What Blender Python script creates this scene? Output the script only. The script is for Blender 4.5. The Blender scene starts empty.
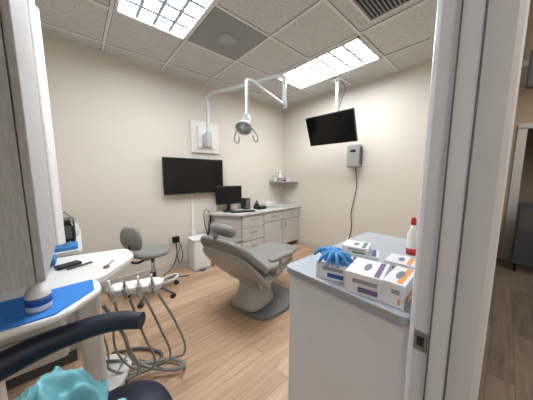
import bpy, bmesh, math, random
from mathutils import Vector, Matrix, Euler
random.seed(4)
sc=bpy.context.scene
COL=sc.collection
try:
    sc.view_settings.view_transform='Standard'
except Exception: pass

# ---------------------------------------------------------------- materials
def lin(c):
    return tuple(((v/255.)/12.92 if v/255.<=.04045 else ((v/255.+.055)/1.055)**2.4) for v in c)+(1,)
MATS={}
def M(name,rgb=(200,200,200),rough=.5,metal=0,var=.04,scale=30,bump=0,trans=0,alpha=1,spec=.5,coat=0):
    if name in MATS: return MATS[name]
    m=bpy.data.materials.new(name);m.use_nodes=True
    nt=m.node_tree;b=nt.nodes['Principled BSDF']
    tc=nt.nodes.new('ShaderNodeTexCoord')
    n=nt.nodes.new('ShaderNodeTexNoise');n.inputs['Scale'].default_value=scale;n.inputs['Detail'].default_value=4
    nt.links.new(tc.outputs['Object'],n.inputs['Vector'])
    r=nt.nodes.new('ShaderNodeValToRGB')
    c=lin(rgb)
    r.color_ramp.elements[0].color=tuple(max(0,x*(1-var)) for x in c[:3])+(1,)
    r.color_ramp.elements[1].color=tuple(min(1,x*(1+var)) for x in c[:3])+(1,)
    r.color_ramp.elements[0].position=.3;r.color_ramp.elements[1].position=.7
    nt.links.new(n.outputs['Fac'],r.inputs['Fac'])
    nt.links.new(r.outputs['Color'],b.inputs['Base Color'])
    b.inputs['Roughness'].default_value=rough;b.inputs['Metallic'].default_value=metal
    b.inputs['Specular IOR Level'].default_value=spec
    if coat: b.inputs['Coat Weight'].default_value=coat
    if trans: b.inputs['Transmission Weight'].default_value=trans
    if alpha<1: b.inputs['Alpha'].default_value=alpha
    if bump:
        bp=nt.nodes.new('ShaderNodeBump');bp.inputs['Strength'].default_value=bump;bp.inputs['Distance'].default_value=.002
        nt.links.new(n.outputs['Fac'],bp.inputs['Height']);nt.links.new(bp.outputs['Normal'],b.inputs['Normal'])
    MATS[name]=m;return m
def planks(name,c1,c2,groove,rot=0,w=.13,L=1.1,rough=.38):
    m=bpy.data.materials.new(name);m.use_nodes=True;nt=m.node_tree;b=nt.nodes['Principled BSDF']
    N=nt.nodes.new;K=nt.links.new
    tc=N('ShaderNodeTexCoord');mp=N('ShaderNodeMapping');mp.inputs['Rotation'].default_value=(0,0,rot)
    K(tc.outputs['Object'],mp.inputs['Vector'])
    br=N('ShaderNodeTexBrick');br.offset=.37;br.inputs['Scale'].default_value=1
    br.inputs['Brick Width'].default_value=L;br.inputs['Row Height'].default_value=w
    br.inputs['Mortar Size'].default_value=.0012;br.inputs['Mortar Smooth'].default_value=.3
    br.inputs['Color1'].default_value=(0,0,0,1);br.inputs['Color2'].default_value=(1,1,1,1);br.inputs['Mortar'].default_value=(.5,.5,.5,1)
    K(mp.outputs['Vector'],br.inputs['Vector'])
    mp2=N('ShaderNodeMapping');mp2.inputs['Scale'].default_value=(1.6,22,1)
    K(mp.outputs['Vector'],mp2.inputs['Vector'])
    off=N('ShaderNodeVectorMath');off.operation='ADD'
    sc_=N('ShaderNodeVectorMath');sc_.operation='SCALE';sc_.inputs['Scale'].default_value=13
    K(br.outputs['Color'],sc_.inputs[0]);K(mp2.outputs['Vector'],off.inputs[0]);K(sc_.outputs['Vector'],off.inputs[1])
    no=N('ShaderNodeTexNoise');no.inputs['Scale'].default_value=1.5;no.inputs['Detail'].default_value=7;no.inputs['Distortion'].default_value=.6
    K(off.outputs['Vector'],no.inputs['Vector'])
    mx=N('ShaderNodeMath');mx.operation='MULTIPLY_ADD';mx.inputs[1].default_value=.42;
    K(br.outputs['Color'],mx.inputs[0])
    m2=N('ShaderNodeMath');m2.operation='MULTIPLY_ADD';m2.inputs[1].default_value=1.3;m2.inputs[2].default_value=-.38
    K(no.outputs['Fac'],m2.inputs[0]);K(m2.outputs[0],mx.inputs[2])
    rp=N('ShaderNodeValToRGB');rp.color_ramp.elements[0].color=lin(c1);rp.color_ramp.elements[1].color=lin(c2)
    rp.color_ramp.elements[0].position=.0;rp.color_ramp.elements[1].position=.9
    K(mx.outputs[0],rp.inputs['Fac'])
    mix=N('ShaderNodeMix');mix.data_type='RGBA';K(br.outputs['Fac'],mix.inputs['Factor'])
    K(rp.outputs['Color'],mix.inputs['A']);mix.inputs['B'].default_value=lin(groove)
    K(mix.outputs['Result'],b.inputs['Base Color']);b.inputs['Roughness'].default_value=rough
    bp=N('ShaderNodeBump');bp.inputs['Strength'].default_value=.15;bp.inputs['Distance'].default_value=.001
    K(no.outputs['Fac'],bp.inputs['Height']);K(bp.outputs['Normal'],b.inputs['Normal'])
    return m
def emis(name,rgb,s):
    m=bpy.data.materials.new(name);m.use_nodes=True;nt=m.node_tree
    b=nt.nodes['Principled BSDF'];b.inputs['Base Color'].default_value=lin(rgb)
    b.inputs['Emission Color'].default_value=lin(rgb);b.inputs['Emission Strength'].default_value=s
    return m
wallM=M('wall_paint',(213,206,194),.75,var=.012,scale=60,bump=.15)
hallM=M('hall_paint',(196,182,166),.8,var=.02,scale=60,bump=.1)
white=M('white_plastic',(228,228,226),.4,var=.02)
whiteL=M('white_laminate',(222,221,220),.35,var=.015)
gray=M('light_gray_plastic',(176,178,178),.45,var=.03)
grayTop=M('gray_laminate',(166,173,182),.3,var=.05,scale=200)
dgray=M('dark_gray_plastic',(90,92,94),.5,var=.05)
black=M('black_plastic',(18,18,20),.35,var=.1)
screen=M('screen_glass',(10,11,14),.12,var=.1,spec=.35)
chrome=M('chrome',(200,202,205),.18,metal=1)
steel=M('brushed_steel',(150,150,150),.35,metal=1)
trimM=M('trim_paint',(210,212,217),.42,var=.012,scale=12)
trimD=M('trim_gap',(96,98,102),.6)
navy=M('navy_vinyl',(28,33,54),.4,var=.12,scale=80,bump=.1)
vinyl=M('gray_vinyl',(130,130,125),.42,var=.04,scale=90,bump=.1)
shell=M('chair_shell',(158,158,153),.4,var=.02)
hose=M('gray_hose',(132,136,134),.45,var=.03)
bluepad=M('blue_paper',(48,126,206),.8,var=.06,scale=60,bump=.4)
blueg=M('blue_nitrile',(56,132,196),.45,var=.1,scale=40)
teal=M('teal_film',(120,190,204),.3,var=.16,scale=14,bump=.6,alpha=.86)
label=M('blue_label',(40,84,160),.5)
purple=M('purple_print',(110,90,130),.5)
orange=M('orange_print',(222,150,80),.5)
red=M('red_print',(190,40,50),.45)
green=M('green_print',(60,130,70),.5)
card=M('white_card',(222,222,226),.6,var=.02)
tbar=M('tbar_paint',(222,221,217),.6,var=.01)
def tileM():
    m=bpy.data.materials.new('acoustic_tile');m.use_nodes=True;nt=m.node_tree;N=nt.nodes.new;K=nt.links.new
    b=nt.nodes['Principled BSDF'];tc=N('ShaderNodeTexCoord')
    n=N('ShaderNodeTexNoise');n.inputs['Scale'].default_value=70;n.inputs['Detail'].default_value=6;n.inputs['Roughness'].default_value=.7
    K(tc.outputs['Object'],n.inputs['Vector'])
    rp=N('ShaderNodeValToRGB');rp.color_ramp.elements[0].color=lin((164,163,160));rp.color_ramp.elements[1].color=lin((204,203,199))
    rp.color_ramp.elements[0].position=.34;rp.color_ramp.elements[1].position=.5
    K(n.outputs['Fac'],rp.inputs['Fac']);K(rp.outputs['Color'],b.inputs['Base Color']);b.inputs['Roughness'].default_value=.9
    bp=N('ShaderNodeBump');bp.inputs['Strength'].default_value=.4;bp.inputs['Distance'].default_value=.003
    K(n.outputs['Fac'],bp.inputs['Height']);K(bp.outputs['Normal'],b.inputs['Normal'])
    return m
tile=tileM()
def woodgrain_gray():
    m=bpy.data.materials.new('gray_woodgrain_laminate');m.use_nodes=True;nt=m.node_tree;N=nt.nodes.new;K=nt.links.new
    b=nt.nodes['Principled BSDF'];tc=N('ShaderNodeTexCoord');mp=N('ShaderNodeMapping');mp.inputs['Scale'].default_value=(90,90,14)
    K(tc.outputs['Object'],mp.inputs['Vector'])
    n=N('ShaderNodeTexNoise');n.inputs['Scale'].default_value=1.6;n.inputs['Detail'].default_value=6
    K(mp.outputs['Vector'],n.inputs['Vector'])
    rp=N('ShaderNodeValToRGB');rp.color_ramp.elements[0].color=lin((162,162,161));rp.color_ramp.elements[1].color=lin((180,180,179))
    rp.color_ramp.elements[0].position=.35;rp.color_ramp.elements[1].position=.65
    K(n.outputs['Fac'],rp.inputs['Fac']);K(rp.outputs['Color'],b.inputs['Base Color']);b.inputs['Roughness'].default_value=.45
    return m
lam=woodgrain_gray()

# ---------------------------------------------------------------- geometry helpers
def empty(name,loc=(0,0,0),rz=0):
    e=bpy.data.objects.new(name,None);e.empty_display_size=.1;COL.objects.link(e)
    e.location=loc;e.rotation_euler=(0,0,rz);return e
def obj(name,me,mat,par=None,smooth=False):
    o=bpy.data.objects.new(name,me);COL.objects.link(o)
    if mat: me.materials.append(mat)
    if smooth:
        for p in me.polygons:p.use_smooth=True
    if par: o.parent=par
    return o
def box(name,lo,hi,mat,par=None,bev=0,rot=None,seg=2):
    bm=bmesh.new();bmesh.ops.create_cube(bm,size=1)
    c=[(a+b)/2 for a,b in zip(lo,hi)];s=[abs(b-a) for a,b in zip(lo,hi)]
    for v in bm.verts: v.co=Vector((v.co.x*s[0],v.co.y*s[1],v.co.z*s[2]))
    if bev: bmesh.ops.bevel(bm,geom=bm.edges[:],offset=min(bev,min(s)*.45),segments=seg,affect='EDGES',profile=.5)
    me=bpy.data.meshes.new(name);bm.to_mesh(me);bm.free()
    o=obj(name,me,mat,par,smooth=False);o.location=c
    if rot:o.rotation_euler=rot
    return o
def cyl(name,p0,p1,r,mat,par=None,r2=None,n=24,bev=0):
    p0,p1=Vector(p0),Vector(p1);d=p1-p0
    bm=bmesh.new();bmesh.ops.create_cone(bm,cap_ends=True,segments=n,radius1=r,radius2=r if r2 is None else r2,depth=d.length)
    if bev:
        es=[e for e in bm.edges if abs(abs(e.verts[0].co.z)-d.length/2)<1e-5 and abs(e.verts[0].co.z-e.verts[1].co.z)<1e-6]
        bmesh.ops.bevel(bm,geom=es,offset=bev,segments=3,affect='EDGES',profile=.5)
    me=bpy.data.meshes.new(name);bm.to_mesh(me);bm.free()
    for p in me.polygons: p.use_smooth=len(p.vertices)==4
    o=obj(name,me,mat,par);o.location=(p0+p1)/2
    o.rotation_mode='QUATERNION';o.rotation_quaternion=d.to_track_quat('Z','Y');return o
def tube(name,pts,r,mat,par=None,cyc=False,smooth=True,radii=None):
    cu=bpy.data.curves.new(name,'CURVE');cu.dimensions='3D';cu.bevel_depth=r;cu.bevel_resolution=4;cu.resolution_u=10;cu.use_fill_caps=True
    if smooth:
        s=cu.splines.new('BEZIER');s.bezier_points.add(len(pts)-1)
        for i,(b,p) in enumerate(zip(s.bezier_points,pts)):
            b.co=p;b.handle_left_type=b.handle_right_type='AUTO'
            if radii:b.radius=radii[i]
    else:
        s=cu.splines.new('POLY');s.points.add(len(pts)-1)
        for b,p in zip(s.points,pts): b.co=tuple(p)+(1,)
    s.use_cyclic_u=cyc
    o=bpy.data.objects.new(name,cu);COL.objects.link(o);cu.materials.append(mat)
    if par:o.parent=par
    return o
def slab(name,pts,z0,z1,mat,par=None,bev=0,seg=2):
    bm=bmesh.new();vs=[bm.verts.new((x,y,z0)) for x,y in pts];f=bm.faces.new(vs)
    bmesh.ops.recalc_face_normals(bm,faces=[f])
    r=bmesh.ops.extrude_face_region(bm,geom=[f])
    for v in r['geom']:
        if isinstance(v,bmesh.types.BMVert): v.co.z=z1
    bmesh.ops.recalc_face_normals(bm,faces=bm.faces[:])
    if bev:
        es=[e for e in bm.edges if abs(e.verts[0].co.z-e.verts[1].co.z)<1e-6]
        bmesh.ops.bevel(bm,geom=es,offset=bev,segments=seg,affect='EDGES',profile=.5)
    me=bpy.data.meshes.new(name);bm.to_mesh(me);bm.free();return obj(name,me,mat,par)
def rpoly(pts,r,n=5):
    out=[];L=len(pts)
    for i in range(L):
        p=Vector(pts[i]);a=Vector(pts[i-1])-p;b=Vector(pts[(i+1)%L])-p
        rr=min(r,a.length*.45,b.length*.45)
        A=p+a.normalized()*rr;B=p+b.normalized()*rr
        for k in range(n+1):
            t=k/n;q=A*(1-t)**2+p*2*t*(1-t)+B*t*t;out.append((q.x,q.y))
    return out
def rrect(x0,y0,x1,y1,r,n=5): return rpoly([(x0,y0),(x1,y0),(x1,y1),(x0,y1)],r,n)
def lathe(name,prof,loc,mat,par=None,n=28):
    bm=bmesh.new();rings=[]
    for r,z in prof:
        rings.append([bm.verts.new((max(r,1e-4)*math.cos(2*math.pi*i/n),max(r,1e-4)*math.sin(2*math.pi*i/n),z)) for i in range(n)])
    for a,b in zip(rings,rings[1:]):
        for i in range(n): bm.faces.new((a[i],a[(i+1)%n],b[(i+1)%n],b[i]))
    bm.faces.new(rings[0][::-1]);bm.faces.new(rings[-1])
    bmesh.ops.recalc_face_normals(bm,faces=bm.faces[:])
    me=bpy.data.meshes.new(name);bm.to_mesh(me);bm.free()
    o=obj(name,me,mat,par,True);o.location=loc;return o
def loft(name,secs,mat,par=None,n=24,sub=1,power=3.2):
    bm=bmesh.new();rings=[]
    for c,u,v,w,t in secs:
        ring=[]
        for i in range(n):
            a=2*math.pi*i/n;ca,sa=math.cos(a),math.sin(a)
            x=math.copysign(abs(ca)**(2/power),ca)*w;y=math.copysign(abs(sa)**(2/power),sa)*t
            ring.append(bm.verts.new(Vector(c)+Vector(u)*x+Vector(v)*y))
        rings.append(ring)
    for a,b in zip(rings,rings[1:]):
        for i in range(n): bm.faces.new((a[i],a[(i+1)%n],b[(i+1)%n],b[i]))
    bm.faces.new(rings[0][::-1]);bm.faces.new(rings[-1])
    bmesh.ops.recalc_face_normals(bm,faces=bm.faces[:])
    me=bpy.data.meshes.new(name);bm.to_mesh(me);bm.free()
    o=obj(name,me,mat,par,True)
    if sub:
        s=o.modifiers.new('s','SUBSURF');s.levels=sub;s.render_levels=sub
    return o
def profile_loft(name,path,mat,par,y0=0,sub=1):
    secs=[];P=[Vector((p[0],y0,p[1])) for p in path]
    for i,p in enumerate(path):
        a=P[max(0,i-1)];b=P[min(len(P)-1,i+1)];d=(b-a).normalized()
        nrm=Vector((-d.z,0,d.x));secs.append((P[i],Vector((0,1,0)),nrm,p[2],p[3]))
    return loft(name,secs,mat,par,sub=sub)
def ball(name,c,r,mat,par=None,sc=(1,1,1)):
    bm=bmesh.new();bmesh.ops.create_uvsphere(bm,u_segments=24,v_segments=14,radius=r)
    for v in bm.verts: v.co=Vector((v.co.x*sc[0],v.co.y*sc[1],v.co.z*sc[2]))
    me=bpy.data.meshes.new(name);bm.to_mesh(me);bm.free();o=obj(name,me,mat,par,True);o.location=c;return o

# ---------------------------------------------------------------- room shell
XB=3.26;YA=3.13;XL=-.5;ZC=2.74
floorM=planks('oak_vinyl_planks',(152,120,93),(209,177,147),(112,86,66))
hfloorM=planks('gray_vinyl_planks',(88,78,70),(146,132,121),(54,46,42))
box('floor',(XL-.1,.08,-.05),(XB+.1,YA+.1,0),floorM)
box('floor_hall',(-2.5,-1.7,-.05),(6.6,.08,0),hfloorM)
box('ceiling',(XL-.1,.0,ZC),(XB+.1,YA+.1,ZC+.05),tile)
box('ceiling_hall',(-2.5,-1.7,ZC),(6.6,.0,ZC+.05),tile)
box('wall_back',(XL-.1,YA,0),(XB+.1,YA+.1,ZC),wallM)
box('wall_right',(XB,.03,0),(XB+.1,YA,ZC),wallM)
box('wall_left',(XL-.1,.03,0),(XL,YA,ZC),wallM)
box('wall_front',(.80,.085,0),(XB,.138,ZC),wallM)
box('wall_hall',(.80,.02,0),(6.6,.085,ZC),hallM)
box('wall_front_left',(-2.5,.02,0),(-.36,.138,ZC),wallM)
box('wall_front_header',(-.36,.02,2.16),(.80,.138,ZC),wallM)
box('wall_hall_far',(-2.5,-1.8,0),(6.6,-1.7,ZC),hallM)
box('wall_hall_left',(-2.6,-1.7,0),(-2.5,.15,ZC),hallM)
box('wall_hall_end',(5.2,-.12,0),(5.3,.02,ZC),hallM)
box('wall_hall_corner',(5.2,-1.7,0),(5.3,-1.0,ZC),hallM)
box('wall_hall_header',(5.2,-1.0,2.1),(5.3,-.12,ZC),hallM)
box('wall_hall_beyond',(6.6,-1.7,0),(6.7,.02,ZC),hallM)
t=empty('trim_1')
box('casing_l',(5.16,-.16,0),(5.2,-.06,2.1),trimM,t,.005)
box('casing_r',(5.16,-1.06,0),(5.2,-.98,2.1),trimM,t,.005)
box('casing_top',(5.16,-1.06,2.08),(5.2,-.06,2.16),trimM,t,.005)
jam=empty('door_frame')
prof=[(.83,.158),(.735,.158),(.722,.153),(.718,.143),(.718,.104),(.700,.100),(.700,.062),(.718,.058),(.718,.012),(.722,.002),(.735,-.002),(.83,-.002),(.83,.02),(.80,.02),(.80,.138),(.83,.138)]
slab('jamb_strike',prof,0,2.16,trimM,jam)
slab('jamb_hinge',[(.44-x,y) for x,y in prof],0,2.16,trimM,jam)
box('head',(-.38,.0,2.1),(.82,.156,2.16),trimM,jam,.003)
box('seal_strip',(.697,.1005,0),(.7175,.1035,2.1),trimD,jam)
box('seal_strip_hall',(.697,.0585,0),(.7175,.0615,2.1),trimD,jam)
box('strike_plate',(.7155,.108,.865),(.7185,.142,.925),steel,jam,.002)
box('strike_hole',(.7150,.116,.88),(.7160,.134,.91),black,jam,.001)
bvm=M('base_vinyl',(200,194,186),.5)
box('baseboard_back',(XL,YA-.012,0),(XB,YA,.1),bvm,None,.003)
box('baseboard_right',(XB-.012,.15,0),(XB,YA-.012,.1),bvm,None,.003)
box('baseboard_left',(XL,.15,0),(XL+.012,YA-.012,.1),bvm,None,.003)
box('baseboard_hall',(.84,.008,0),(5.16,.02,.1),M('base_dark',(90,80,72),.5),None,.003)
g=empty('ceiling_grid')
tsh=M('tbar_shadow',(120,119,116),.8)  # darker strips along the T-bars, painting in their shadow on the tiles
xs=[.93+.61*k for k in range(-2,4)];ys=[2.28-.61*k for k in range(-1,4)]
for i,x in enumerate(xs):
    box('tbar_x%d'%i,(x-.012,.15,ZC-.008),(x+.012,YA,ZC+.002),tbar,g)
    box('shade_line_x%d'%i,(x-.018,.15,ZC-.001),(x+.018,YA,ZC+.002),tsh,g)
for i,y in enumerate(ys):
    box('tbar_y%d'%i,(XL,y-.012,ZC-.0085),(XB,y+.012,ZC+.002),tbar,g)
    box('shade_line_y%d'%i,(XL,y-.018,ZC-.0012),(XB,y+.018,ZC+.002),tsh,g)
box('edge_a',(XL,YA-.022,ZC-.0095),(XB,YA,ZC),tbar,g);box('edge_b',(XB-.022,.15,ZC-.0095),(XB,YA,ZC),tbar,g)
# troffers: bright lens cells between opaque bluish louver blades, their faint glow put in as emission
lensM=emis('fluorescent_lens',(248,251,255),34)
bladeM=emis('louver_blade',(168,188,210),.10)
def troffer(x0,y0,x1,y1,name='ceiling_light_panel'):
    e=empty(name)
    f=.025
    for i,(a,b) in enumerate([((x0,y0),(x1,y0+f)),((x0,y1-f),(x1,y1)),((x0,y0),(x0+f,y1)),((x1-f,y0),(x1,y1))]):
        box('frame_%d'%i,(a[0],a[1],ZC-.022),(b[0],b[1],ZC+.0),tbar,e,.003)
    box('lens',(x0+f,y0+f,ZC-.006),(x1-f,y1-f,ZC-.002),lensM,e)
    for k in range(1,4):
        x=x0+f+(x1-x0-2*f)*k/4;box('long_blade_%d'%k,(x-.014,y0+f,ZC-.012),(x+.014,y1-f,ZC-.006),bladeM,e)
    n=7
    for k in range(1,n):
        y=y0+f+(y1-y0-2*f)*k/n;box('cross_blade_%d'%k,(x0+f,y-.016,ZC-.0115),(x1-f,y+.016,ZC-.006),bladeM,e)
troffer(.335,1.075,.918,2.268);troffer(2.165,1.075,2.748,2.268)
hl=emis('hall_lens',(255,250,240),9)
for x in (-1.5,.4,3.2):
    e=empty('hall_light_panel');box('lens',(x,-1.2,ZC-.01),(x+1.2,-.6,ZC-.004),hl,e);box('frame',(x-.03,-1.23,ZC-.006),(x+1.23,-.57,ZC),tbar,e)
e=empty('ceiling_air_diffuser');gm=M('diffuser_gray',(142,142,140),.6,var=.03)
box('panel',(.945,1.685,ZC-.012),(1.525,2.265,ZC),gm,e,.004)
lathe('round_cone',[(.001,-.012),(.05,-.014),(.09,-.008),(.1,0)],(1.235,1.975,ZC-.012),M('diffuser_ring',(158,158,156),.6),e)
e=empty('ceiling_vent')
vx0,vx1,vy0,vy1=1.62,2.06,.50,.93
box('back',(vx0,vy0,ZC-.006),(vx1,vy1,ZC),M('vent_dark',(60,60,60),.7),e)
for i in range(14):
    y=vy0+.03+i*(vy1-vy0-.06)/13;box('louver_%d'%i,(vx0+.02,y-.008,ZC-.016),(vx1-.02,y+.007,ZC-.012),M('vent_gray',(150,150,148),.5),e,rot=(.5,0,0))
for i,(a,b,c,d) in enumerate([(vx0,vy0,vx1,vy0+.02),(vx0,vy1-.02,vx1,vy1),(vx0,vy0,vx0+.02,vy1),(vx1-.02,vy0,vx1,vy1)]):
    box('rim_%d'%i,(a,b,ZC-.018),(c,d,ZC),tbar,e,.003)

# ---------------------------------------------------------------- wall tv
e=empty('wall_television')
box('body',(.865,3.03,1.11),(1.765,3.07,1.62),black,e,.008)
box('screen',(.877,3.026,1.128),(1.753,3.031,1.608),screen,e,.002)
box('wall_bracket',(1.2,3.07,1.25),(1.5,3.13,1.5),dgray,e,.005)
box('logo',(1.30,3.0245,1.113),(1.34,3.029,1.119),gray,e)
e=empty('cable_conduit');box('channel',(1.255,3.112,.5),(1.285,3.13,1.11),white,e,.004);box('wall_box',(1.235,3.1,.42),(1.305,3.13,.53),white,e,.004)
e=empty('wall_outlet')
box('plate',(.95,3.122,.36),(1.06,3.13,.50),white,e,.004)
box('adapter',(.955,3.07,.41),(1.05,3.122,.50),black,e,.01)
tube('cord',[(1.0,3.08,.41),(.99,3.05,.25),(.9,3.0,.08),(.78,2.95,.02),(.9,2.86,.008),(1.05,2.78,.008)],.006,black,e)
tube('cord_b',[(1.04,3.09,.42),(1.07,3.06,.3),(1.04,3.04,.12),(.98,2.98,.2),(1.06,3.07,.38)],.005,black,e)
# ---------------------------------------------------------------- dental light
e=empty('dental_light')
box('wall_plate',(1.29,3.095,1.71),(1.74,3.13,2.18),M('plate_paint',(226,223,215),.5),e,.012)
box('plate_inner',(1.38,3.07,1.78),(1.66,3.1,2.1),white,e,.008)
box('pivot_block',(1.44,2.98,1.80),(1.55,3.08,1.98),gray,e,.02)
lg=M('arm_enamel',(200,201,202),.35,var=.02)
cyl('post',(1.49,2.95,1.80),(1.49,2.95,2.50),.028,lg,e,bev=.008)
cyl('collar',(1.49,2.95,1.78),(1.49,2.95,2.0),.045,gray,e,bev=.008)
tube('upper_arm',[(1.49,2.95,2.46),(1.50,2.9,2.50),(1.65,2.35,2.50),(1.82,1.79,2.49),(1.83,1.75,2.46)],.024,lg,e)
cyl('elbow',(1.83,1.75,2.14),(1.83,1.75,2.48),.022,lg,e,bev=.006)
cyl('elbow_collar',(1.83,1.75,2.13),(1.83,1.75,2.22),.032,gray,e,bev=.006)
tube('fore_arm',[(1.83,1.75,2.17),(1.55,1.72,2.22),(1.28,1.69,2.26),(1.25,1.69,2.24)],.02,lg,e)
cyl('drop_tube',(1.255,1.69,1.96),(1.255,1.69,2.25),.014,lg,e,bev=.004)
ball('yaw_joint',(1.255,1.69,1.95),.026,gray,e)
tube('yoke',[(1.255,1.69,1.95),(1.25,1.635,1.91),(1.235,1.62,1.83)],.010,lg,e)
tube('yoke_b',[(1.255,1.69,1.95),(1.25,1.755,1.91),(1.235,1.77,1.83)],.010,lg,e)
hd=empty('lamp_head');hd.parent=e;hd.location=(1.225,1.695,1.83);hd.rotation_euler=(0,math.radians(50),math.radians(25));hd.scale=(1.0,.95,1.05)
o=lathe('reflector',[(.001,.07),(.035,.064),(.07,.035),(.085,-.005),(.09,-.02),(.082,-.02),(.07,.0),(.03,.02),(.001,.025)],(0,0,0),lg,hd);o.scale=(.8,1.05,1)
o=lathe('lens',[(.001,.006),(.07,.002),(.078,-.012),(.001,-.014)],(0,0,0),M('lens_glass',(170,182,190),.08,var=.02),hd);o.scale=(.8,1.05,1)
for s in (-1,1): tube('handle_%d'%(s+1),[(.02,s*.085,0),(.06,s*.12,-.02),(.12,s*.13,-.04),(.13,s*.10,-.04),(.08,s*.08,-.02)],.009,gray,hd)
ball('bulb_cover',(0,0,-.015),.03,gray,hd,(1,1,.6))
# ---------------------------------------------------------------- ceiling tv
e=empty('ceiling_television')
box('ceiling_plate',(2.80,1.64,ZC-.026),(2.94,1.78,ZC-.01),white,e,.004)
cyl('pole',(2.87,1.71,2.2),(2.87,1.71,ZC-.01),.02,white,e)
tube('side_cable',[(2.89,1.68,ZC-.02),(2.93,1.62,2.6),(2.9,1.66,2.42),(2.88,1.7,2.25)],.006,black,e)
box('knuckle',(2.82,1.66,2.12),(2.92,1.76,2.26),dgray,e,.01)
tv=empty('tilting_screen');tv.parent=e;tv.location=(2.79,1.75,2.04);tv.rotation_euler=(0,math.radians(-22),math.radians(3))
box('body',(-.02,-.37,-.215),(.025,.37,.215),black,tv,.008)
box('screen',(-.024,-.36,-.205),(-.019,.36,.205),screen,tv,.001)
box('back_bulge',(.02,-.2,-.12),(.055,.2,.12),black,tv,.012)
# ---------------------------------------------------------------- dispenser on wall right
e=empty('wall_dispenser')
box('case',(3.15,1.47,1.50),(3.26,1.67,1.84),M('disp_gray',(176,176,176),.35,metal=.3),e,.02,seg=3)
box('side_dark',(3.155,1.464,1.54),(3.25,1.472,1.80),dgray,e,.004)
box('window',(3.146,1.53,1.72),(3.152,1.61,1.76),black,e,.002)
tube('cord',[(3.22,1.55,1.5),(3.235,1.53,1.2),(3.235,1.56,1.0),(3.24,1.60,.75),(3.238,1.58,.55),(3.24,1.62,.34)],.006,black,e)
box('plug_outlet',(3.247,1.58,.26),(3.26,1.66,.38),white,e,.003)
# ---------------------------------------------------------------- corner shelf
e=empty('corner_shelf')
pts=[(3.255,3.125),(2.85,3.125)]+[(3.255-.41*math.cos(a),3.125-.41*math.sin(a)) for a in [math.pi/2*i/12 for i in range(1,12)]]+[(3.255,2.72)]
slab('board',pts,1.225,1.245,M('shelf_gray',(120,116,112),.5),e,.003)
e=empty('spray_bottle')
lathe('body',[(.035,0),(.04,.01),(.04,.12),(.02,.16),(.014,.18),(.014,.2)],(3.03,3.0,1.245),white,e)
box('trigger_head',(2.99,2.985,1.44),(3.06,3.015,1.47),white,e,.006);tube('trigger',[(3.0,3,1.44),(2.995,3,1.42),(3.0,3,1.4)],.005,red,e)
lathe('label_band',[(.0405,0),(.0405,.06)],(3.03,3.0,1.27),M('tan_label',(170,140,110),.5),e)
for i,(x,y,w,d,h) in enumerate([(3.10,2.88,.13,.12,.055),(3.11,2.89,.10,.09,.04)]):
    e=empty('small_carton');z=1.245 if i==0 else 1.301
    box('carton',(x,y,z),(x+w,y+d,z+h),card,e,.003);box('print',(x-.001,y+.02,z+.01),(x,y+d-.02,z+h-.01),[red,label][i],e)
e=empty('cotton_jar');lathe('jar',[(.034,0),(.036,.005),(.036,.08),(.03,.09)],(2.945,3.05,1.245),white,e);lathe('lid',[(.036,0),(.037,.015),(.008,.02),(.008,.03)],(2.945,3.05,1.335),gray,e)
# ---------------------------------------------------------------- corner desk cabinet
e=empty('desk_cabinet');cab=M('cabinet_laminate',(190,188,184),.45,var=.02)
ztop=.785
slab('countertop',[(1.54,3.12),(1.54,3.02),(1.82,2.64),(3.25,2.64),(3.25,3.12)],ztop-.035,ztop,M('counter_top',(208,206,203),.35,var=.03,scale=150),e,.004)
slab('carcass',[(1.60,3.115),(1.60,3.03),(1.86,2.68),(3.24,2.68),(3.24,3.115)],.09,ztop-.035,cab,e)
slab('toe_kick',[(1.66,3.11),(1.66,3.06),(1.91,2.74),(3.23,2.74),(3.23,3.11)],0,.09,dgray,e)
yf=2.68
box('dark_reveal',(1.865,yf-.002,.095),(3.235,yf,.745),dgray,e)
for i,(z0,z1) in enumerate([(.10,.32),(.33,.53),(.54,.74)]):
    box('drawer_%d'%i,(1.87,yf-.018,z0),(2.31,yf-.001,z1),cab,e,.004)
    tube('pull_%d'%i,[(2.04,yf-.018,(z0+z1)/2+.03),(2.04,yf-.04,(z0+z1)/2+.03),(2.15,yf-.04,(z0+z1)/2+.03),(2.15,yf-.018,(z0+z1)/2+.03)],.006,steel,e,smooth=False)
for i,(x0,x1) in enumerate([(2.322,2.77),(2.782,3.23)]):
    box('door_leaf_%d'%i,(x0,yf-.018,.10),(x1,yf-.001,.56),cab,e,.004)
    box('top_drawer_%d'%i,(x0,yf-.018,.572),(x1,yf-.001,.74),cab,e,.004)
    xx=x1-.05 if i==0 else x0+.05
    tube('door_pull_%d'%i,[(xx,yf-.018,.42),(xx,yf-.04,.42),(xx,yf-.04,.53),(xx,yf-.018,.53)],.006,steel,e,smooth=False)
    xm=(x0+x1)/2
    tube('drawer_pull_%d'%i,[(xm-.05,yf-.018,.66),(xm-.05,yf-.04,.66),(xm+.05,yf-.04,.66),(xm+.05,yf-.018,.66)],.006,steel,e,smooth=False)
zt2=ztop+.001
e=empty('computer_monitor',(1.84,2.99,zt2),math.radians(-12))
box('panel',(-.22,-.02,.12),(.22,.015,.42),black,e,.008);box('screen',(-.21,-.0235,.135),(.21,-.019,.41),screen,e,.001)
box('neck',(-.03,.015,.0),(.03,.045,.2),black,e,.005);slab('foot',rrect(-.1,-.07,.1,.09,.04),0,.012,black,e,.003)
e=empty('computer_keyboard',(1.97,2.79,zt2),math.radians(-20));box('base',(-.2,-.06,0),(.2,.06,.018),black,e,.005)
for r in range(4): box('keys_%d'%r,(-.19,-.05+r*.026,.018),(.19,-.03+r*.026,.024),dgray,e,.002)
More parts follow.
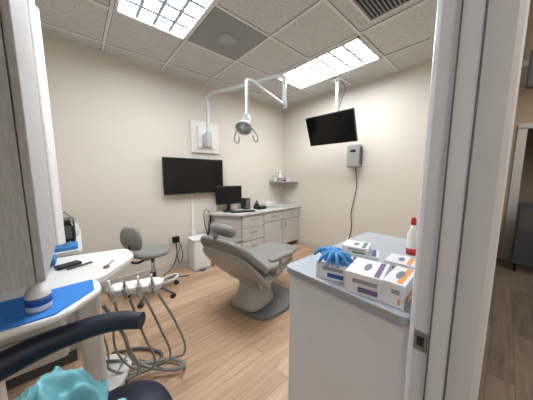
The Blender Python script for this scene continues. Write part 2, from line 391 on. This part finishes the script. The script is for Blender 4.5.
e=empty('desk_telephone',(2.38,2.85,zt2),0);box('base',(-.09,-.08,0),(.09,.08,.05),black,e,.012);tube('handset',[(-.06,-.07,.06),(-.07,0,.085),(-.06,.07,.06)],.018,black,e)
e=empty('computer_tower',(2.20,3.03,zt2));box('case',(-.05,-.08,0),(.05,.06,.19),black,e,.006);box('front',(-.045,-.083,.02),(.045,-.079,.17),dgray,e,.002)
e=empty('paper_stack',(2.62,2.78,zt2));box('sheets',(-.11,-.1,0),(.11,.1,.02),card,e);box('folder',(-.1,-.1,.02),(.12,.1,.03),gray,e,rot=(0,0,.15))
e=empty('tissue_box',(2.72,3.0,zt2));box('carton',(-.11,-.06,0),(.11,.06,.0+.07),card,e,.004);tube('tissue',[(-.02,0,.07),(0,0,.1),(.03,.01,.075)],.012,white,e)
e=empty('supply_bottle',(2.46,3.03,zt2));lathe('bottle',[(.03,0),(.032,.01),(.032,.09),(.015,.11),(.015,.13)],(0,0,0),dgray,e)
e=empty('power_cables');
for k in range(3): tube('cable_%d'%k,[(1.56,3.10,.74),(1.5+.02*k,3.07,.55),(1.47-.03*k,3.04,.2),(1.5+.03*k,2.96,.02),(1.44,2.8+.04*k,.007)],.006,black,e)
tube('cable_loop',[(1.55,3.09,.78),(1.45,3.05,.84),(1.42,3.04,.72),(1.46,3.05,.5),(1.5,3.04,.3)],.006,black,e)
e=empty('waste_bin')
slab('body',rrect(1.15,2.83,1.41,3.04,.03),0,.44,white,e,.008);slab('lid',rrect(1.14,2.82,1.42,3.05,.035),.446,.475,white,e,.01)
slab('lid_gap',rrect(1.155,2.835,1.405,3.035,.03),.438,.448,dgray,e)
slab('kick_band',rrect(1.147,2.827,1.413,3.043,.03),.005,.035,gray,e)
box('pedal',(1.23,2.79,.01),(1.31,2.84,.03),dgray,e,.005)

# ---------------------------------------------------------------- dental chair
ch=empty('dental_chair',(1.35,1.69,0),math.radians(13));ch.scale=(1.03,1.05,1.02)
slab('base_plate',rpoly([(-.22,-.24),(.05,-.34),(.38,-.31),(.42,.16),(.05,.27),(-.22,.2)],.12,6),0,.045,M('chair_base',(124,126,126),.45),ch,.015)
loft('column',[((-.05,0,.04),(1,0,0),(0,1,0),.22,.2),((-.05,0,.10),(1,0,0),(0,1,0),.2,.17),((-.02,0,.18),(1,0,0),(0,1,0),.15,.13),((.02,0,.28),(1,0,0),(0,1,0),.16,.14),((.02,0,.34),(1,0,0),(0,1,0),.24,.19),((.02,0,.38),(1,0,0),(0,1,0),.27,.2)],shell,ch)
profile_loft('seat_pan',[(-.26,.38,.2,.03),(-.1,.365,.24,.045),(.2,.365,.22,.045),(.45,.36,.18,.035),(.58,.36,.15,.02)],shell,ch)
profile_loft('seat_cushion',[(-.2,.50,.15,.02),(-.18,.485,.23,.04),(-.05,.455,.265,.05),(.15,.455,.26,.05),(.32,.475,.24,.045),(.48,.48,.21,.04),(.60,.46,.19,.035),(.66,.44,.15,.015)],vinyl,ch)
profile_loft('back_shell',[(-.02,.28,.16,.02),(-.10,.30,.27,.03),(-.22,.41,.30,.035),(-.36,.56,.30,.03),(-.46,.68,.27,.025),(-.50,.735,.16,.015)],shell,ch)
profile_loft('back_cushion',[(-.08,.44,.17,.02),(-.13,.455,.27,.045),(-.24,.54,.30,.055),(-.37,.66,.30,.055),(-.46,.76,.27,.045),(-.51,.82,.2,.03),(-.525,.84,.12,.01)],vinyl,ch)
tube('headrest_bar',[(-.46,0,.72),(-.51,0,.79),(-.52,0,.86)],.02,steel,ch)
profile_loft('headrest',[(-.39,.83,.07,.012),(-.405,.85,.115,.035),(-.44,.885,.13,.045),(-.475,.925,.12,.04),(-.49,.945,.07,.012)],vinyl,ch)
for s in (-1,1):
    tube('armrest_support_%d'%(s+1),[(-.02,s*.22,.38),(-.02,s*.30,.43),(-.03,s*.315,.57)],.018,shell,ch)
    loft('armrest_%d'%(s+1),[((-.22,s*.32,.62),(0,1,0),(0,0,1),.02,.01),((-.19,s*.32,.615),(0,1,0),(0,0,1),.037,.022),((0,s*.32,.60),(0,1,0),(0,0,1),.04,.024),((.14,s*.32,.585),(0,1,0),(0,0,1),.036,.02),((.17,s*.32,.58),(0,1,0),(0,0,1),.018,.01)],vinyl,ch)
box('side_cover',(-.2,-.21,.30),(.2,-.19,.4),gray,ch,.01)
box('touch_panel',(.06,-.235,.33),(.15,-.205,.42),white,ch,.01);box('touch_buttons',(.07,-.238,.35),(.14,-.234,.38),label,ch,.001)
tube('footswitch_cable',[(.2,-.2,.02),(.35,-.3,.01),(.45,-.36,.01)],.006,dgray,ch)

# ---------------------------------------------------------------- assistant stool
st=empty('dental_stool',(.58,2.62,0),math.radians(-150))
for k in range(5):
    a=k*2*math.pi/5+.3;c,s=math.cos(a),math.sin(a)
    tube('leg_%d'%k,[(.02*c,.02*s,.10),(.15*c,.15*s,.085),(.26*c,.26*s,.06)],.015,dgray,st)
    cyl('caster_%d'%k,(.27*c-.02*s,.27*s+.02*c,.026),(.27*c+.02*s,.27*s-.02*c,.026),.026,black,st,n=16)
cyl('gas_lift',(0,0,.08),(0,0,.46),.022,chrome,st);cyl('gas_sleeve',(0,0,.08),(0,0,.27),.03,black,st)
box('mechanism',(-.1,-.06,.45),(.12,.06,.48),black,st,.01)
stv=M('stool_vinyl',(136,138,134),.42,var=.04,scale=90)
lathe('seat',[(.001,0),(.15,.0),(.19,.015),(.205,.04),(.19,.065),(.15,.078),(.001,.075)],(0,0,.475),stv,st,36)
tube('back_bar',[(.05,0,.46),(.22,0,.46),(.27,0,.52),(.26,0,.70)],.013,black,st)
loft('backrest',[((.23,0,.60),(0,1,0),(1,0,0),.06,.012),((.235,0,.62),(0,1,0),(1,0,0),.12,.03),((.25,0,.71),(0,1,0),(1,0,0),.16,.035),((.245,0,.82),(0,1,0),(1,0,0),.13,.03),((.24,0,.86),(0,1,0),(1,0,0),.07,.012)],stv,st,power=2.4)
# ---------------------------------------------------------------- upper cabinet on the left
e=empty('upper_cabinet')
S=.055
box('carcass',(-.495,1.05,1.0),(-.19+S,1.64,2.26),lam,e)
box('door_leaf',(-.188+S,1.055,1.005),(-.165+S,1.58,2.255),lam,e,.004)
slab('edge_pillar',rpoly([(-.20+S,1.585),(-.155+S,1.585),(-.14+S,1.64),(-.20+S,1.66)],.012),1.0,2.25,whiteL,e,.004)
slab('edge_pillar_rear',rpoly([(-.49,1.66),(-.15+S,1.66),(-.13+S,1.70),(-.15+S,1.74),(-.49,1.74)],.012),.98,2.24,whiteL,e,.004)
# ---------------------------------------------------------------- left counter (behind)
e=empty('side_counter')
slab('top',rrect(-.495,1.95,-.01,2.75,.04),.83,.86,whiteL,e,.004)
box('body',(-.495,2.0,.1),(-.06,2.72,.83),cab,e,.004);box('kick',(-.495,2.02,0),(-.10,2.7,.1),dgray,e)
e=empty('instrument_sterilizer');box('case',(-.24,2.16,.861),(-.04,2.36,1.04),black,e,.02);box('front_panel',(-.22,2.154,.9),(-.06,2.161,1.0),dgray,e,.004)
tube('chrome_handle',[(-.20,2.15,1.02),(-.18,2.14,1.1),(-.08,2.14,1.1),(-.05,2.15,1.0)],.006,chrome,e)
e=empty('sanitizer_wipes_tub');lathe('tub',[(.026,0),(.03,.01),(.03,.09),(.025,.10),(.025,.11)],(-.05,2.42,.861),white,e)
e=empty('instrument_cassette');slab('tray',rrect(-.28,1.97,-.03,2.12,.02),.861,.885,blueg,e,.003)
for k in range(4): tube('instrument_%d'%k,[(-.25+.05*k,1.99,.892),(-.22+.05*k,2.1,.895)],.004,steel,e)

# ---------------------------------------------------------------- delivery cart (left foreground)
e=empty('dental_delivery_cart')
slab('worktop',rpoly([(-.48,1.345),(.04,1.345),(.25,1.60),(.24,1.80),(-.1,1.88),(-.48,1.88)],.06,5),.815,.85,whiteL,e,.008,3)
box('column',(-.06,1.58,.06),(.05,1.74,.815),white,e,.02)
box('drawer_unit',(-.44,1.42,.45),(-.1,1.80,.815),white,e,.015)
box('drawer_line',(-.43,1.415,.62),(-.12,1.421,.626),gray,e)
slab('foot',rpoly([(-.35,1.45),(.12,1.5),(.2,1.66),(.12,1.82),(-.35,1.85)],.05),.03,.07,white,e,.008)
for k,(x,y) in enumerate([(-.3,1.5),(.13,1.56),(.12,1.77),(-.3,1.8)]): cyl('caster_%d'%k,(x-.015,y,.022),(x+.015,y,.022),.022,black,e,n=16)
tube('support_arm',[(.02,1.62,.7),(.1,1.5,.70),(.16,1.38,.71)],.02,white,e)
hp=empty('handpiece_holder');hp.parent=e;hp.location=(.20,1.36,.73);hp.rotation_euler=(0,0,math.radians(-20))
slab('holder_bar',rpoly([(-.12,-.05),(.13,-.06),(.16,0),(.12,.05),(-.12,.05)],.03),-.005,.035,whiteL,hp,.01,3)
tube('holder_handle',[(.13,-.03,.015),(.21,-.02,.03),(.22,.04,.03),(.13,.03,.015)],.009,gray,hp)
for k in range(4):
    x=-.10+.065*k
    cyl('socket_%d'%k,(x,-.04,.0),(x,-.06,.05),.016,gray,hp)
    cyl('handpiece_%d'%k,(x,-.045,-.02),(x+.005,-.085,.11),.009,chrome if k%2 else white,hp,r2=.005)
ends=[(.05,1.75),(.15,1.68),(.02,1.62),(.10,1.60)]
for k in range(4):
    x=.10+.065*k;y=1.36-.022*k
    tube('hose_%d'%k,[(x,y-.03,.71),(x+.03+.02*k,y-.04,.48),(x+.09+.02*k,y+.02,.22),(x+.05+.02*k,y+.16,.06+.012*k),(x-.06,y+.25,.05),(ends[k][0]+.02,ends[k][1],.1+.03*k),(ends[k][0],ends[k][1],.3+.05*k)],.0068,hose,e)
tube('suction_hose',[(.06,1.55,.6),(.14,1.5,.4),(.20,1.52,.16),(.34,1.46,.05),(.46,1.40,.04),(.42,1.52,.03),(.26,1.62,.03),(.12,1.70,.08)],.011,hose,e)
tube('umbilical',[(.05,1.7,.12),(.2,1.72,.02),(.36,1.6,.016),(.30,1.78,.016),(.1,1.9,.016)],.011,dgray,e)
tr=empty('instrument_tray_table')
slab('tray_top',rpoly([(-.46,1.06),(-.08,1.06),(.05,1.20),(.04,1.335),(-.46,1.335)],.045),.835,.86,whiteL,tr,.008)
box('tray_post',(-.32,1.18,.05),(-.27,1.24,.835),white,tr,.01);slab('tray_foot',rrect(-.44,1.1,-.14,1.3,.04),.0,.05,white,tr,.008)
slab('blue_pad',rpoly([(-.44,1.075),(-.10,1.075),(.02,1.2),(.02,1.325),(-.44,1.325)],.01),.861,.865,bluepad,tr)
e=empty('pen');tube('barrel',[(-.08,1.58,.858),(.03,1.62,.858)],.005,black,e)
e=empty('phone_handset');box('body',(-.13,1.62,.851),(-.02,1.68,.868),black,e,.006,rot=(0,0,.35))
e=empty('scissors');tube('blade',[(.09,1.50,.855),(.13,1.58,.855)],.003,steel,e);tube('ring',[(.09,1.50,.855),(.075,1.485,.855),(.09,1.47,.855),(.1,1.488,.855)],.003,black,e,cyc=True)
e=empty('glove_pouch');box('pouch',(-.24,1.70,.851),(-.13,1.84,.89),blueg,e,.01);box('paper',(-.22,1.72,.89),(-.15,1.82,.90),card,e,.002)
e=empty('disinfectant_bottle',(-.145,1.155,.866))
lathe('body',[(.032,0),(.036,.008),(.036,.07),(.029,.088),(.016,.098),(.016,.105)],(0,0,0),white,e);lathe('cap',[(.018,0),(.018,.016),(.013,.021)],(0,0,.104),white,e)
lathe('label_band',[(.0366,0),(.0366,.03)],(0,0,.025),label,e)
# ---------------------------------------------------------------- navy assistant chair
nv=empty('navy_assistant_chair')
tube('arm_pad',[(-.44,.98,.70),(-.34,1.07,.71),(-.2,1.12,.725),(-.06,1.125,.735),(.08,1.08,.745),(.165,1.01,.745)],.042,navy,nv,radii=[1.1,1.15,1.1,1.0,.95,.8])
tube('arm_bracket',[(-.30,1.08,.69),(-.30,1.02,.5),(-.16,.9,.42)],.014,dgray,nv)
loft('seat',[((-.01,.80,.44),(1,0,0),(0,1,0),.2,.19),((-.01,.80,.455),(1,0,0),(0,1,0),.23,.22),((-.01,.80,.49),(1,0,0),(0,1,0),.235,.225),((-.01,.80,.515),(1,0,0),(0,1,0),.21,.20)],navy,nv,power=2.6)
cyl('gas_lift',(0,.8,.08),(0,.8,.44),.025,black,nv)
for k in range(5):
    a=k*2*math.pi/5;c,s=math.cos(a),math.sin(a)
    tube('leg_%d'%k,[(0,.8,.10),(.15*c,.8+.15*s,.085),(.26*c,.8+.26*s,.06)],.016,black,nv)
    cyl('caster_%d'%k,(.27*c-.015*s,.8+.27*s+.015*c,.026),(.27*c+.015*s,.8+.27*s-.015*c,.026),.026,black,nv,n=16)
bm=bmesh.new();n=44
for i in range(n):
    for j in range(n):
        u,v=i/(n-1)-.5,j/(n-1)-.5
        rr=math.sqrt(u*u+v*v);an=math.atan2(v,u)
        h=.23*max(0,1-(rr/.56)**1.3)+.045*math.sin(an*5+rr*9)*min(1,rr*3)+.02*math.sin(an*11-rr*14)*min(1,rr*3)+random.uniform(-.004,.004)
        bm.verts.new((u*.34+.02*math.sin(8*v),v*.24+.015*math.sin(9*u),max(.004,h)))
bm.verts.ensure_lookup_table()
for i in range(n-1):
    for j in range(n-1): bm.faces.new([bm.verts[k] for k in (i*n+j,(i+1)*n+j,(i+1)*n+j+1,i*n+j+1)])
me=bpy.data.meshes.new('teal_bag');bm.to_mesh(me);bm.free()
e=empty('plastic_bag',(-.14,.91,.517),.35);o=obj('film',me,teal,e,True);so=o.modifiers.new('s','SOLIDIFY');so.thickness=.002

# ---------------------------------------------------------------- counter on the right
e=empty('reception_counter');body=M('counter_body',(216,218,223),.4,var=.012)
slab('top',rpoly([(.745,.162),(1.71,.162),(1.71,.70),(.745,.70)],.03),.895,.93,grayTop,e,.004)
box('edge_band',(.742,.19,.897),(.746,.67,.928),M('edge_gray',(150,152,156),.4),e)
box('body',(.762,.162,.0),(1.69,.68,.895),body,e,.003)
zt=.931
gp=M('gray_print',(150,152,160),.5);ogm=M('opening_gray',(120,124,134),.6)
def glovebox(name,x,y,rz,w,d,h,pr,z=zt):
    e=empty(name,(x,y,z),rz)
    box('carton',(-w/2,-d/2,0),(w/2,d/2,h),card,e,.002)
    box('front_print',(-w/2-.0008,-d/2+.012,h*.15),(-w/2+.001,d/2-.05,h*.4),pr,e)
    box('front_text',(-w/2-.0008,-d/2+.015,h*.55),(-w/2+.001,d/2-.03,h*.75),gp,e)
    box('side_print',(-w/2+.02,-d/2-.0008,h*.2),(w/2-.07,-d/2+.001,h*.45),pr,e)
    box('far_print',(-w/2+.02,d/2-.001,h*.2),(w/2-.07,d/2+.0008,h*.45),gp,e)
    slab('opening',[(.055*math.cos(a)*w/.24,.012*math.sin(a)) for a in [2*math.pi*i/24 for i in range(24)]],h,h+.0012,ogm,e)
    box('top_print',(-w/2+.01,-d/2+.012,h),(w/2-.01,-d/2+.03,h+.0008),pr,e)
    return e
g1=glovebox('glove_box',.845,.48,math.radians(15),.13,.13,.075,label)
def glove(par,x,y,z,k):
    for f in range(5):
        a=f*.55-1.1+k
        tube('glove_finger_%d'%f,[(x,y,z),(x+.028*math.cos(a),y+.028*math.sin(a),z+.022),(x+.066*math.cos(a),y+.066*math.sin(a),z+.004),(x+.08*math.cos(a),y+.08*math.sin(a),z-.014)],.009,blueg,par,radii=[1.4,1.2,.9,.6])
    ball('glove_palm',(x,y,z+.004),.03,blueg,par,(1.2,1.5,.7))
glove(g1,0,.02,.085,.4);glove(g1,.01,-.02,.085,2.4);glove(g1,-.02,0,.088,3.6)
glovebox('glove_box.001',.845,.335,math.radians(10),.17,.13,.082,purple)
glovebox('glove_box.002',.86,.225,math.radians(2),.17,.07,.085,orange)
glovebox('glove_box.003',1.06,.47,math.radians(20),.12,.18,.06,label)
glovebox('tissue_carton',1.07,.28,math.radians(5),.12,.11,.07,orange)
glovebox('mask_carton',1.05,.48,math.radians(14),.11,.12,.035,green,zt+.0615)
e=empty('soap_bottle',(1.30,.30,zt));lathe('body',[(.022,0),(.024,.01),(.024,.14),(.012,.17),(.010,.19)],(0,0,0),white,e);lathe('label_band',[(.0246,0),(.0246,.035)],(0,0,.03),red,e);lathe('cap',[(.012,0),(.012,.03),(.006,.04)],(0,0,.19),red,e)

# ---------------------------------------------------------------- hall things
e=empty('hall_sign');box('bracket',(1.9,-.0,1.93),(1.96,.02,2.05),dgray,e,.004);box('panel',(1.9,-.14,1.86),(1.95,-.03,2.06),dgray,e,.008);box('arm',(1.91,-.04,1.98),(1.94,.01,2.01),steel,e)
e=empty('hall_cart');box('cabinet',(4.6,-.5,0.12),(4.95,-.16,1.0),M('hall_blue',(70,76,88),.5),e,.01);box('drawer',(4.594,-.48,.6),(4.601,-.18,.9),dgray,e,.005)
for k,(x,y) in enumerate([(4.64,-.2),(4.64,-.46),(4.9,-.2),(4.9,-.46)]): cyl('leg_%d'%k,(x,y,0),(x,y,.13),.015,black,e)

# ---------------------------------------------------------------- world / camera
w=bpy.data.worlds.new('world');sc.world=w;w.use_nodes=True;w.node_tree.nodes['Background'].inputs[0].default_value=(.8,.85,.9,1);w.node_tree.nodes['Background'].inputs[1].default_value=.4
cd=bpy.data.cameras.new('camera');cam=bpy.data.objects.new('camera',cd);COL.objects.link(cam)
cd.sensor_width=36;cd.lens=212/533*36;cd.clip_start=.02
cam.location=(0,0,1.38);cam.rotation_euler=(math.radians(90)-math.atan(25/212),0,math.radians(48.3-90))
sc.camera=cam
